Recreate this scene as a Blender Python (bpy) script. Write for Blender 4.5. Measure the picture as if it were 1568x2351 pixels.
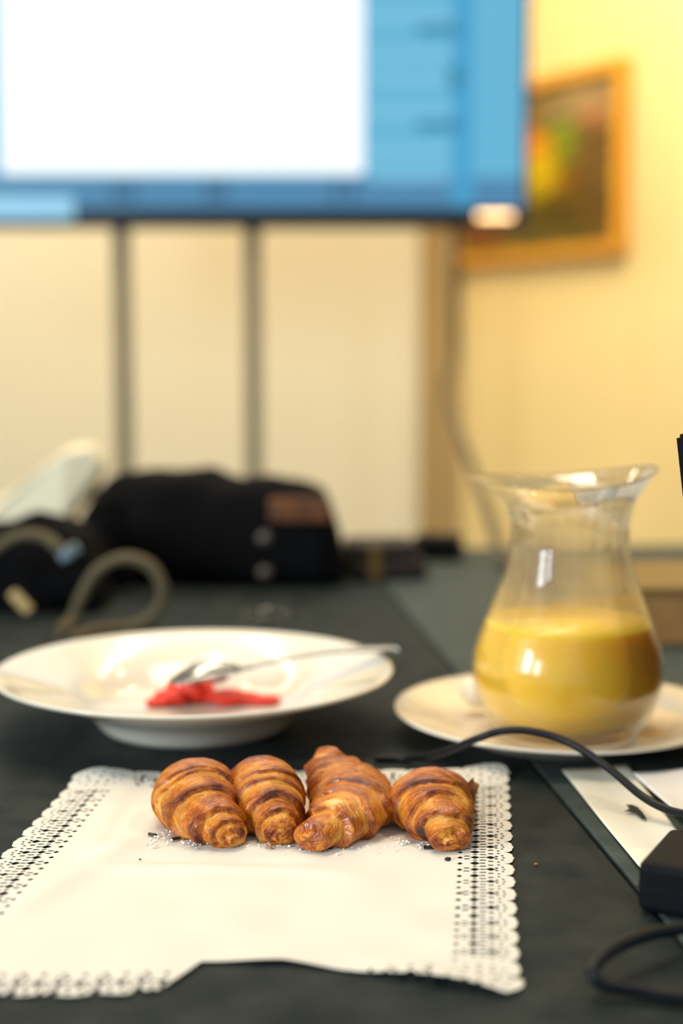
import bpy, bmesh, math, random
import numpy as np
from math import pi, sin, cos, tan, atan, radians, hypot
from mathutils import Vector, Matrix
C = bpy.context.scene.collection
for o in list(bpy.data.objects): bpy.data.objects.remove(o)
# ---------------------------------------------------------------- camera, world, lights, exposure
CAM_H = 0.25                      # the table top is z = 0, the floor z = -0.75
PITCH = radians(6.2); F = 3265.3
cd = bpy.data.cameras.new('camera'); cam = bpy.data.objects.new('camera', cd); C.objects.link(cam)
cam.location = (0, 0, CAM_H); cam.rotation_euler = (pi/2 - PITCH, 0, 0)
cd.sensor_fit = 'VERTICAL'; cd.sensor_height = 36; cd.sensor_width = 24.01; cd.lens = 50
cd.clip_start = 0.02; cd.clip_end = 60
cd.dof.use_dof = True; cd.dof.focus_distance = 0.722; cd.dof.aperture_fstop = 2.9; cd.dof.aperture_blades = 0
S = bpy.context.scene; S.camera = cam
S.view_settings.view_transform = 'Standard'; S.view_settings.look = 'None'
S.view_settings.gamma = 1; S.view_settings.use_curve_mapping = False
S.view_settings.exposure = 0.0
w = bpy.data.worlds.new('world'); S.world = w; w.use_nodes = True
w.node_tree.nodes['Background'].inputs[0].default_value = (0.50, 0.78, 1.0, 1)
w.node_tree.nodes['Background'].inputs[1].default_value = 0.6

def area(name, loc, target, sx, sy, power, color):
    l = bpy.data.lights.new(name, 'AREA'); l.shape = 'RECTANGLE'; l.size = sx; l.size_y = sy
    l.energy = power; l.color = color
    o = bpy.data.objects.new(name, l); C.objects.link(o); o.location = loc
    o.rotation_euler = (Vector(target) - Vector(loc)).to_track_quat('-Z', 'Y').to_euler(); return o
def spot(name, loc, target, power, color, ang, blend, r):
    l = bpy.data.lights.new(name, 'SPOT'); l.energy = power; l.color = color
    l.spot_size = radians(ang); l.spot_blend = blend; l.shadow_soft_size = r
    o = bpy.data.objects.new(name, l); C.objects.link(o); o.location = loc
    o.rotation_euler = (Vector(target) - Vector(loc)).to_track_quat('-Z', 'Y').to_euler(); return o
WARM = (1.0, 0.82, 0.58); COOL = (0.78, 0.9, 1.0)
area('window_light', (-2.9, -0.9, 0.95), (0, 0.9, 0), 0.5, 1.1, 75, COOL)
area('window_light', (-2.7, -1.9, 0.95), (0, 0.9, 0), 0.4, 1.1, 42, COOL)
area('ceiling_light', (-0.2, 1.3, 1.9), (-0.15, 1.25, 0), 1.3, 0.5, 27, WARM)
area('ceiling_light', (-0.6, 3.0, 1.93), (-0.6, 3.8, 0.2), 2.4, 0.3, 64, (1.0, 0.87, 0.66))
spot('wall_washer', (0.35, 3.0, 1.8), (0.82, 3.7, 0.95), 42, (1.0, 0.87, 0.62), 75, 1.0, 0.05)
for x, y in ((-0.75, 2.2), (-0.35, 2.2), (0.5, 2.3)):
    spot('warm_spot', (x, y, 1.9), (x, y, 0), 9, WARM, 130, 0.6, 0.035)  # small ceiling downlights

spot('warm_spot', (1.15, 0.75, 1.9), (0.1, 0.85, 0), 30, WARM, 110, 0.8, 0.05)  # added fill lamp that brightens the right side of the juice

# ---------------------------------------------------------------- helpers
def ray(px, py):
    x = (px - 784)/F; yy = -(py - 1175.5)/F
    return x, cos(PITCH) + yy*sin(PITCH), -sin(PITCH) + yy*cos(PITCH)
def at(px, py, z=0.0):            # point of the level z that shows at that pixel of the photograph
    d = ray(px, py); t = (z - CAM_H)/d[2]; return Vector((d[0]*t, d[1]*t, z))
def aty(px, py, y):               # point at distance y
    d = ray(px, py); t = y/d[1]; return Vector((d[0]*t, y, CAM_H + d[2]*t))
def lin(r, g, b):
    f = lambda c: c/12.92 if c <= 0.04045 else ((c+0.055)/1.055)**2.4
    return (f(r/255), f(g/255), f(b/255), 1)
def mat(name, col, rough=0.5, metal=0.0, spec=0.5, noise=None, bump=None, coat=0, emit=None, estr=0, sheen=0, trans=0, ior=1.45, sss=0):
    m = bpy.data.materials.new(name); m.use_nodes = True; nt = m.node_tree; b = nt.nodes['Principled BSDF']
    b.inputs['Base Color'].default_value = col; b.inputs['Roughness'].default_value = rough
    b.inputs['Metallic'].default_value = metal; b.inputs['Specular IOR Level'].default_value = spec
    b.inputs['Coat Weight'].default_value = coat; b.inputs['Sheen Weight'].default_value = sheen
    b.inputs['Transmission Weight'].default_value = trans; b.inputs['IOR'].default_value = ior
    if sss: b.inputs['Subsurface Weight'].default_value = sss; b.inputs['Subsurface Radius'].default_value = (0.030, 0.016, 0.005) if sss > 0.5 else (0.006, 0.002, 0.001); b.inputs['Subsurface Scale'].default_value = 1
    if emit: b.inputs['Emission Color'].default_value = emit; b.inputs['Emission Strength'].default_value = estr
    tc = nt.nodes.new('ShaderNodeTexCoord')
    if noise:                      # (scale, colour 2, contrast)
        n = nt.nodes.new('ShaderNodeTexNoise'); n.inputs['Scale'].default_value = noise[0]; n.inputs['Detail'].default_value = 6
        r = nt.nodes.new('ShaderNodeValToRGB'); r.color_ramp.elements[0].position = 0.5 - noise[2]; r.color_ramp.elements[1].position = 0.5 + noise[2]
        r.color_ramp.elements[0].color = col; r.color_ramp.elements[1].color = noise[1]
        nt.links.new(tc.outputs['Object'], n.inputs['Vector']); nt.links.new(n.outputs['Fac'], r.inputs['Fac'])
        nt.links.new(r.outputs['Color'], b.inputs['Base Color'])
    if bump:                       # (scale, strength, distance)
        n = nt.nodes.new('ShaderNodeTexNoise'); n.inputs['Scale'].default_value = bump[0]; n.inputs['Detail'].default_value = 5
        bp = nt.nodes.new('ShaderNodeBump'); bp.inputs['Strength'].default_value = bump[1]; bp.inputs['Distance'].default_value = bump[2]
        nt.links.new(tc.outputs['Object'], n.inputs['Vector']); nt.links.new(n.outputs['Fac'], bp.inputs['Height'])
        nt.links.new(bp.outputs['Normal'], b.inputs['Normal'])
    return m
def pyobj(name, verts, faces, m, parent=None, smooth=True):
    me = bpy.data.meshes.new(name); me.from_pydata([tuple(v) for v in verts], [], faces); me.update()
    if m: me.materials.append(m)
    if smooth: me.polygons.foreach_set('use_smooth', [True]*len(me.polygons))
    o = bpy.data.objects.new(name, me); C.objects.link(o)
    if parent:
        o.parent = parent
        o.matrix_parent_inverse = Matrix.Translation(parent.location).inverted()
    return o
def bmobj(name, bm, m, parent=None, smooth=True):
    me = bpy.data.meshes.new(name); bmesh.ops.recalc_face_normals(bm, faces=bm.faces); bm.to_mesh(me); bm.free()
    if m: me.materials.append(m)
    if smooth: me.polygons.foreach_set('use_smooth', [True]*len(me.polygons))
    o = bpy.data.objects.new(name, me); C.objects.link(o)
    if parent:
        o.parent = parent
        o.matrix_parent_inverse = Matrix.Translation(parent.location).inverted()
    return o
def tag(o, label=None, cat=None, group=None, kind=None):
    if label: o['label'] = label
    if cat: o['category'] = cat
    if group: o['group'] = group
    if kind: o['kind'] = kind
    return o
def thing(name, loc, label, cat, group=None):
    o = bpy.data.objects.new(name, None); C.objects.link(o); o.location = loc; o.empty_display_size = 0.02
    return tag(o, label, cat, group)
def box(bm, c, s, M=None, bev=0.0, seg=2):
    r = bmesh.ops.create_cube(bm, size=1); vs = r['verts']
    bmesh.ops.scale(bm, vec=s, verts=vs)
    if bev:
        es = list({e for v in vs for e in v.link_edges})
        rr = bmesh.ops.bevel(bm, geom=es, offset=bev, segments=seg, affect='EDGES', profile=0.5)
        vs = list({v for v in rr['verts']} | {v for v in vs if v.is_valid})
    bmesh.ops.translate(bm, vec=c, verts=vs)
    if M: bmesh.ops.transform(bm, matrix=M, verts=vs)
def boxobj(name, c, s, m, parent=None, M=None, bev=0.0, seg=2):
    bm = bmesh.new(); box(bm, c, s, M, bev, seg)
    return bmobj(name, bm, m, parent, smooth=False)
def lathe(name, prof, c, m, parent=None, n=96, rim=None):
    vs, fs = [], []
    for i, (r, z) in enumerate(prof):
        for k in range(n):
            a = 2*pi*k/n; rr, zz = (rim(r, z, a) if rim else (r, z))
            vs.append((c[0] + rr*cos(a), c[1] + rr*sin(a), c[2] + zz))
    for i in range(len(prof)-1):
        for k in range(n):
            k2 = (k+1) % n; fs.append((i*n+k, i*n+k2, (i+1)*n+k2, (i+1)*n+k))
    bm = bmesh.new(); bv = [bm.verts.new(v) for v in vs]
    for f in fs: bm.faces.new([bv[j] for j in f])
    bmesh.ops.remove_doubles(bm, verts=bm.verts, dist=1e-6)
    return bmobj(name, bm, m, parent)
def spline(pts, n):               # Catmull-Rom through the points
    P = [Vector(p) for p in pts]; P = [2*P[0]-P[1]] + P + [2*P[-1]-P[-2]]; out = []
    for i in range(1, len(P)-2):
        for k in range(n):
            t = k/n; a, b, c, d = P[i-1:i+3]
            out.append(0.5*((2*b) + (c-a)*t + (2*a-5*b+4*c-d)*t*t + (3*b-a-3*c+d)*t**3))
    out.append(P[-2]); return out
def tube(name, pts, r, m, parent=None, n=12, seg=10, caps=True):
    P = spline(pts, seg); vs, fs = [], []; N = len(P); up = Vector((0, 0, 1)); side = None
    for i, p in enumerate(P):
        t = (P[min(i+1, N-1)] - P[max(i-1, 0)]).normalized()
        s = t.cross(up) if side is None else side - t*side.dot(t)
        if s.length < 1e-4: s = t.cross(Vector((0, 1, 0)))
        side = s.normalized(); u = side.cross(t)
        rr = r(i/(N-1)) if callable(r) else r
        for k in range(n): vs.append(p + side*cos(2*pi*k/n)*rr + u*sin(2*pi*k/n)*rr)
    for i in range(N-1):
        for k in range(n): fs.append((i*n+k, i*n+(k+1) % n, (i+1)*n+(k+1) % n, (i+1)*n+k))
    if caps: fs += [tuple(range(n)), tuple(range((N-1)*n, N*n))]
    return pyobj(name, vs, fs, m, parent)
def slab(name, poly, z0, z1, m, parent=None, smooth=False):   # an outline given thickness
    n = len(poly); vs = [(p[0], p[1], z0) for p in poly] + [(p[0], p[1], z1) for p in poly]
    fs = [tuple(range(n))[::-1], tuple(range(n, 2*n))] + [(i, (i+1) % n, n+(i+1) % n, n+i) for i in range(n)]
    bm = bmesh.new(); bv = [bm.verts.new(v) for v in vs]
    for f in fs: bm.faces.new([bv[j] for j in f])
    return bmobj(name, bm, m, parent, smooth)
def wallbox(name, a, b, z0, z1, th, m, parent=None):          # upright slab from a to b, thickness away from the camera
    a, b = Vector((a[0], a[1], 0)), Vector((b[0], b[1], 0)); d = (b-a).normalized(); nrm = Vector((-d.y, d.x, 0))*th
    return slab(name, [a, b, b+nrm, a+nrm], z0, z1, m, parent)

def vnoise(x, y, seed, py=None):   # 2D value noise on arrays, periodic in y when py is given
    xi = np.floor(x).astype(np.int64); yi = np.floor(y).astype(np.int64); fx = x-xi; fy = y-yi
    fx = fx*fx*(3-2*fx); fy = fy*fy*(3-2*fy)
    def h(a, b):
        if py: b = np.mod(b, py)
        v = (a*374761393 + b*668265263 + seed*974634777) & 0xffffffff
        v = ((v ^ (v >> 13))*1274126177) & 0xffffffff
        return ((v ^ (v >> 16)) & 0xffff)/65535.0
    return (h(xi, yi)*(1-fx)+h(xi+1, yi)*fx)*(1-fy) + (h(xi, yi+1)*(1-fx)+h(xi+1, yi+1)*fx)*fy
def sstep(a, b, x):
    t = np.clip((x-a)/(b-a), 0, 1); return t*t*(3-2*t)

# ---------------------------------------------------------------- materials of the room
M_cream = mat('cream_paint', lin(244, 229, 194), 0.75, bump=(60, 0.2, 0.002), spec=0.2)
M_yellow = mat('yellow_paint', lin(243, 214, 148), 0.7, bump=(60, 0.2, 0.002), spec=0.2)
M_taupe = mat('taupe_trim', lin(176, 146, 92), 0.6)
M_floor = mat('floor_carpet', lin(70, 64, 58), 0.95, noise=(30, lin(90, 82, 72), 0.2))
M_ceil = mat('ceiling_paint', lin(235, 232, 225), 0.9)
M_slate = mat('dark_slate_laminate', lin(24, 32, 35), 0.6, spec=0.10, noise=(38, lin(50, 54, 50), 0.22), bump=(500, 0.25, 0.0006))
M_slate2 = mat('grey_slate_laminate', lin(54, 64, 62), 0.6, spec=0.14, noise=(45, lin(74, 82, 78), 0.22), bump=(500, 0.25, 0.0006))
M_black = mat('black_plastic', (0.005, 0.005, 0.006, 1), 0.6, spec=0.15)
M_rubber = mat('black_rubber', (0.007, 0.007, 0.008, 1), 0.42, spec=0.25)
M_cloth = mat('black_canvas', (0.0055, 0.005, 0.005, 1), 0.95, spec=0.1, bump=(900, 0.4, 0.001))
M_leather = mat('brown_leather', lin(122, 70, 30), 0.55, noise=(80, lin(80, 45, 22), 0.2))
M_dleather = mat('dark_brown_leather', lin(42, 26, 16), 0.6, noise=(60, lin(28, 16, 10), 0.2))
M_dmetal = mat('dark_grey_metal', lin(78, 72, 60), 0.5, metal=0.3)
M_post = mat('olive_grey_post', lin(122, 110, 84), 0.6)
M_chrome = mat('polished_steel', lin(215, 215, 215), 0.12, metal=1.0)
M_spoon = mat('worn_steel', lin(150, 150, 150), 0.2, metal=1.0)
M_steel = mat('dull_steel', lin(150, 155, 160), 0.35, metal=0.9)
M_porc = mat('white_porcelain', lin(228, 218, 198), 0.16, spec=0.5, coat=0.4)
M_olive = mat('olive_webbing', lin(92, 80, 54), 0.8)
M_wood = mat('tan_wood', lin(170, 120, 66), 0.5, noise=(20, lin(140, 95, 52), 0.2))
M_olivew = mat('olive_brown_wood', lin(120, 92, 42), 0.5)
M_gold = mat('gilded_wood', lin(238, 172, 44), 0.45, metal=0.0, noise=(30, lin(220, 150, 36), 0.2))

# ---------------------------------------------------------------- the room
FZ, CZ = -0.75, 1.95
CX, CY = 0.345, 4.3                                    # the corner where the cream wall meets the yellow one
RX, RY = CX + 0.5*3.2, CY - 0.8*3.2
tag(slab('floor', [(-3.4, -2.6), (2.6, -2.6), (2.6, 4.7), (-3.4, 4.7)], FZ-0.1, FZ, M_floor), kind='structure')
tag(slab('ceiling', [(-3.4, -0.2), (2.6, -0.2), (2.6, 4.7), (-3.4, 4.7)], CZ, CZ+0.1, M_ceil), kind='structure')
tag(wallbox('wall_back', (-3.3, CY), (CX, CY), FZ, CZ, 0.12, M_cream), kind='structure')
tag(wallbox('wall_right', (CX, CY), (RX, RY), FZ, CZ, 0.12, M_yellow), kind='structure')
tag(slab('wall_left', [(-3.4, -0.3), (-3.3, -0.3), (-3.3, CY), (-3.4, CY)], FZ, CZ, M_cream), kind='structure')
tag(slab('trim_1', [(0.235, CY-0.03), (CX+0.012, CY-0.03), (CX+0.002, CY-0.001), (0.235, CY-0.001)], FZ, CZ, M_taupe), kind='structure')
tag(slab('baseboard_back', [(-3.3, CY-0.016), (0.234, CY-0.016), (0.234, CY-0.001), (-3.3, CY-0.001)], FZ, FZ+0.09, M_taupe), kind='structure')

# ---------------------------------------------------------------- television on a two-post stand
TY = 3.0
def tvp(px, py, y=TY): return aty(px, py, y)
tv = thing('television', tvp(430, 500), 'large flat television showing a white page beside a blue panel', 'television')
a = tvp(1212, 522); bx0 = tvp(430, 512).x*2 - a.x; top = a.z + 0.86
M_bez = mat('television_bezel', (0.008, 0.008, 0.008, 1), 0.35)
boxobj('housing', ((a.x+bx0)/2, TY+0.031, (a.z+top)/2), (a.x-bx0, 0.05, top-a.z), M_bez, tv, bev=0.004)
def plate(name, px0, px1, py0, py1, yo, th, m, parent=tv, z1=None):
    p, q = aty(px0, py1, TY-yo), aty(px1, py0, TY-yo)
    if z1: q.z = z1
    return boxobj(name, ((p.x+q.x)/2, TY-yo+th/2, (p.z+q.z)/2), (q.x-p.x, th, q.z-p.z), m, parent)
E_ = lambda n, c, s: mat(n, (0, 0, 0, 1), 0.3, emit=c, estr=s, spec=0.2)
sx0 = bx0 + 0.012
bm = bmesh.new(); q = aty(1200, 478, TY)
box(bm, ((sx0+q.x)/2, TY+0.002, (q.z+top-0.012)/2), (q.x-sx0, 0.004, top-0.012-q.z))
scr = bmobj('screen', bm, E_('screen_blue', lin(104, 182, 216), 1.0), tv, smooth=False)
plate('page', 2, 836, 0, 400, 0.0012, 0.001, E_('screen_white', (0.95, 1.0, 1.0, 1), 1.12), scr, z1=top-0.02)
plate('taskbar', -700, 1200, 407, 478, 0.0012, 0.001, E_('screen_bar', lin(84, 138, 176), 1.0), scr)
M_ptx = E_('screen_dim', lin(62, 138, 172), 1.0); M_pdk = E_('screen_deep', lin(74, 162, 205), 1.0)
plate('side_column', 1040, 1086, 0, 470, 0.0014, 0.0008, M_pdk, scr, z1=top-0.02)
for (x0, x1, y0, y1) in ((958, 1060, 56, 80), (1030, 1062, 150, 205), (958, 1060, 276, 300)):
    plate('text_line', x0, x1, y0, y1, 0.0022, 0.0008, M_ptx, scr)
M_rul = E_('screen_rule', lin(122, 192, 222), 1.0)
for y0 in (20, 110, 165, 240, 330, 385):
    plate('list_row', 850, 1030, y0, y0+30, 0.0014, 0.0008, M_rul, scr)
M_tk = E_('screen_tick', lin(66, 108, 140), 1.0)
for x0 in (258, 290, 470, 500, 760, 800):
    plate('taskbar_icon', x0, x0+22, 416, 462, 0.0022, 0.0008, M_tk, scr)
plate('reflection_bar', -60, 166, 450, 502, 0.012, 0.012, E_('reflection_glow', lin(158, 214, 240), 1.0), tv)['label'] = 'pale blue reflection at lower left of the screen, made as a glowing bar'  # bluish reflection on the bezel put in as emission, not a lamp
lp = plate('metal_badge', 1098, 1176, 490, 500, 0.012, 0.011, E_('badge_glint', lin(255, 205, 140), 5.5), tv); lp['label'] = 'small metal badge at lower right corner, its warm lamp glint made as a glow'  # emission stands in for a warm lamp reflecting off the badge
st = thing('television_stand', (tvp(430, 500).x, TY+0.09, FZ), 'dark metal stand with two upright posts under the television', 'stand')
def pbox(name, c, s, m, par, bev=0.002): return boxobj(name, c, s, m, par, bev=bev)
for px in (281, 581):
    x = aty(px, 700, TY+0.09).x
    pbox('post', (x, TY+0.09, (FZ+0.05+0.75)/2), (0.034, 0.034, 0.75-FZ-0.05), M_post, st)
    pbox('foot', (x, TY+0.09, FZ+0.025), (0.06, 0.55, 0.05), M_dmetal, st, 0.008)
xc = aty(431, 700, TY+0.09).x
pbox('cross_bar', (xc, TY+0.09, 0.62), (0.6, 0.03, 0.06), M_dmetal, st)
pbox('cross_bar', (xc, TY+0.09, FZ+0.18), (0.30, 0.03, 0.05), M_dmetal, st)

# power cord down from the television, slanting to the table
cp = [tvp(1043, 490, 3.08)] + [aty(1044, y, 3.0) for y in (575, 700, 830)] + [aty(1022, 900, 2.85), aty(1060, 1010, 2.5), aty(1112, 1150, 2.1), aty(1146, 1262, 1.9), at(1165, 1285, 0.010), at(1190, 1300, 0.010)]
tag(tube('power_cord', cp, 0.0085, mat('grey_cord', lin(84, 72, 52), 0.6), n=8), 'thin grey cord slanting from the television down to the dark table', 'cord')

# ---------------------------------------------------------------- picture on the yellow wall
dv = Vector((0.5, -0.8, 0)).normalized(); nv = Vector((-0.8, -0.5, 0)).normalized()   # along the wall / into the room
def onwall(px, py, off=0.0):       # where that pixel meets the yellow wall
    d = Vector(ray(px, py)); o = Vector((CX, CY, CAM_H)) + nv*off
    t = (o - Vector((0, 0, CAM_H))).dot(nv)/d.dot(nv); return Vector((0, 0, CAM_H)) + d*t
pr = onwall(1436, 350, 0.02); s1 = (pr - Vector((CX, CY, 0))).dot(dv); s0 = s1 - 0.72
zt = onwall(1436, 128, 0.02).z; zb = onwall(1436, 578, 0.02).z
pic = thing('framed_picture', Vector((CX, CY, zb)) + dv*((s0+s1)/2), 'gilt framed abstract painting in orange, yellow and green on the yellow wall', 'picture')
def wallslab(name, sa, sb, za, zb_, d0, d1, m, par):
    o = Vector((CX, CY, 0)); p = [o+dv*sa+nv*d0, o+dv*sb+nv*d0, o+dv*sb+nv*d1, o+dv*sa+nv*d1]
    return slab(name, p, za, zb_, m, par)
fw = 0.03
for args in ((s0, s1, zt-fw, zt), (s0, s1, zb, zb+fw)): wallslab('frame_rail', *args, 0.001, 0.034, M_gold, pic)
for args in ((s0, s0+fw, zb+fw, zt-fw), (s1-fw, s1, zb+fw, zt-fw)): wallslab('frame_rail', *args, 0.001, 0.034, M_gold, pic)
nx, nz = 60, 48; vs, fs, cols = [], [], []
blobs = [(0.47, 0.66, .085, .085, (225, 130, 25)), (0.40, .68, .05, .06, (225, 95, 40)), (0.52, 0.47, .10, .13, (196, 166, 0)), (0.70, .63, .045, .12, (110, 130, 20)), (0.60, .74, .06, .03, (110, 135, 30)),
         (0.80, .85, .16, .09, (150, 125, 85)), (0.86, .77, .05, .05, (170, 95, 60)), (.60, .77, .07, .03, (90, 75, 50)), (.86, .45, .10, .2, (98, 74, 34)), (.72, .40, .05, .10, (124, 80, 12)),
         (.66, .22, .2, .1, (76, 62, 14)), (.9, .2, .1, .12, (92, 68, 28)), (.15, .5, .1, .2, (60, 90, 40)), (.2, .2, .1, .1, (150, 60, 30)), (.5, .08, .3, .05, (92, 82, 36))]
for j in range(nz+1):
    for i in range(nx+1):
        u, v = i/nx, j/nz
        p = Vector((CX, CY, 0)) + dv*(s0+fw+(s1-s0-2*fw)*u) + nv*0.02; vs.append((p.x, p.y, zb+fw+(zt-zb-2*fw)*v))
        W = 0.25; c = np.array([104, 84, 40.])*W
        for (bu, bv, su, sv, cc) in blobs:
            g = math.exp(-((u-bu)/su)**2 - ((v-bv)/sv)**2)*3; W += g; c = c + np.array(cc)*g
        c = c/W; n = 1+0.25*sin(u*60+4*sin(v*37))*sin(v*55+3*sin(u*41)); cols.append(lin(*np.clip(c*n*1.1, 0, 255)))
for j in range(nz):
    for i in range(nx): q = j*(nx+1)+i; fs.append((q, q+1, q+nx+2, q+nx+1))
m = mat('painted_canvas', (1, 1, 1, 1), 0.6, spec=0.2); at_ = m.node_tree.nodes.new('ShaderNodeAttribute'); at_.attribute_name = 'paint'
m.node_tree.links.new(at_.outputs['Color'], m.node_tree.nodes['Principled BSDF'].inputs['Base Color'])
cv = pyobj('canvas', vs, fs, m, pic); ca = cv.data.color_attributes.new('paint', 'FLOAT_COLOR', 'POINT'); ca.data.foreach_set('color', np.array(cols).ravel())
wallslab('backing_board', s0+fw/2, s1-fw/2, zb+fw/2, zt-fw/2, 0.002, 0.014, M_dleather, pic)

# ---------------------------------------------------------------- two tables pushed together
sd = Vector((-0.1023, 0.99475, 0)); sv_ = Vector((0.99475, 0.1023, 0)); S0 = Vector((0.1207, 0.8384, 0))
def tp(v, u, z=0): p = S0 + sv_*v + sd*u; return Vector((p.x, p.y, z))
RT = Matrix.Translation(S0) @ Matrix.Rotation(math.atan2(0.1023, 0.99475), 4, 'Z')
def table(va, vb, m, label):
    t = thing('conference_table', tp((va+vb)/2, 0.2, FZ), label, 'table')
    boxobj('tabletop', ((va+vb)/2, 0.2, -0.0125), (vb-va, 1.64, 0.025), m, t, M=RT, bev=0.0015)
    boxobj('apron', ((va+vb)/2, 0.2, -0.055), (vb-va-0.2, 1.44, 0.06), M_dmetal, t, M=RT)
    for v in (va+0.06, vb-0.06):
        for u in (-0.56, 0.96): boxobj('leg', (v, u, (FZ-0.025)/2), (0.05, 0.05, -FZ-0.025), M_dmetal, t, M=RT, bev=0.004)
table(-1.6, -0.0016, M_slate, 'dark slate conference table carrying the croissants and the plates, left of the seam')
table(0.0008, 1.2, M_slate2, 'greyer conference table right of the seam, under the papers')

# ---------------------------------------------------------------- lace paper doily with real cut-outs
M_paper = mat('white_lace_paper', lin(228, 221, 208), 0.7, spec=0.2, bump=(700, 0.3, 0.0003))
def lace_field(a, b, W, L, clip, per=0.0165):
    """signed field: positive is paper. a across, b away from the far edge."""
    # distances to the four edges with scallops
    def edge(u, s):
        ph = np.mod(s/per, 1.0)-0.5
        lobe = 0.0042*np.sqrt(np.clip(1-(ph*2)**2, 0, 1)) - 0.0042
        ph2 = np.mod(s/(per/3), 1.0)-0.5
        tiny = 0.0009*(np.sqrt(np.clip(1-(ph2*2)**2, 0, 1))-1)
        return u + lobe + tiny
    f = np.minimum(np.minimum(edge(a, b), edge(W-a, b)), np.minimum(edge(b, a), edge(L-b, a)))
    # holes
    def holes(u, s):
        c = np.mod(s/per, 1.0)-0.5; k = np.full_like(u, 1.0)
        for i in range(-2, 3):                                   # arc of dots that follows the scallop
            cu = 0.0052 + 0.0026*(abs(i)/2.0)**2; cs = i*0.19
            k = np.minimum(k, np.hypot(u-cu, (c-cs)*per)-0.0009)
        for i in (-1, 1):
            k = np.minimum(k, np.hypot(u-0.0088, (c-i*0.1)*per)-0.0010)
        def rect(cu, cs, hu, hs):                                # slit
            cc = np.mod(c-cs+0.5, 1.0)-0.5
            return np.maximum(np.abs(u-cu)-hu, np.abs(cc*per)-hs)
        def diam(cu, cs, h):
            cc = np.mod(c-cs+0.5, 1.0)-0.5
            return (np.abs(u-cu)+np.abs(cc*per))-h
        k = np.minimum(k, diam(0.0117, 0.0, 0.0026)); k = np.minimum(k, rect(0.0117, 0.33, 0.0014, 0.0009)); k = np.minimum(k, rect(0.0117, -0.33, 0.0014, 0.0009))
        k = np.minimum(k, rect(0.0156, 0.25, 0.0017, 0.0008)); k = np.minimum(k, rect(0.0156, -0.25, 0.0017, 0.0008)); k = np.minimum(k, rect(0.0156, 0.0, 0.0013, 0.0008)); k = np.minimum(k, rect(0.0156, 0.5, 0.0013, 0.0008))
        k = np.minimum(k, diam(0.0196, 0.5, 0.0028)); k = np.minimum(k, diam(0.0196, 0.0, 0.0025)); k = np.minimum(k, rect(0.0196, 0.25, 0.0012, 0.0008)); k = np.minimum(k, rect(0.0196, -0.25, 0.0012, 0.0008))
        k = np.minimum(k, rect(0.0236, 0.12, 0.0015, 0.0008)); k = np.minimum(k, rect(0.0236, -0.12, 0.0015, 0.0008))
        k = np.minimum(k, diam(0.0270, 0.0, 0.0017)); k = np.minimum(k, diam(0.0270, 0.5, 0.0017))
        return k
    da, da2, db, db2 = a, W-a, b, L-b
    u = np.minimum(np.minimum(da, da2), np.minimum(db, db2))
    s = np.where((da == u) | (da2 == u), b, a)
    hk = holes(u, s)
    # round rosettes in the corners
    for ca_, cb_ in ((0, 0), (W, 0), (0, L), (W, L)):
        cx = ca_ + (0.017 if ca_ == 0 else -0.017); cy = cb_ + (0.017 if cb_ == 0 else -0.017)
        rr = np.hypot(a-cx, b-cy); th = np.arctan2(b-cy, a-cx)
        out = ((a < 0.017) if ca_ == 0 else (a > W-0.017)) & ((b < 0.017) if cb_ == 0 else (b > L-0.017))
        lob = 0.0172 - rr + 0.0018*np.abs(np.cos(th*3.0+pi/4*3)) - 0.0004
        f = np.where(out, lob, f)
        near = rr < 0.0195
        t8 = np.mod(th/(2*pi)*14, 1)-0.5
        kk = np.hypot(rr-0.0128, t8*2*pi/14*rr)-0.00095
        t5 = np.mod(th/(2*pi)*8+0.5, 1)-0.5
        kk = np.minimum(kk, np.hypot(rr-0.0078, t5*2*pi/8*rr)-0.0012)
        kk = np.minimum(kk, rr-0.0012)
        hk = np.where(near, kk, hk)
    f = np.minimum(f, hk)
    if clip is not None: f = np.minimum(f, clip(a, b))
    return f
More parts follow.
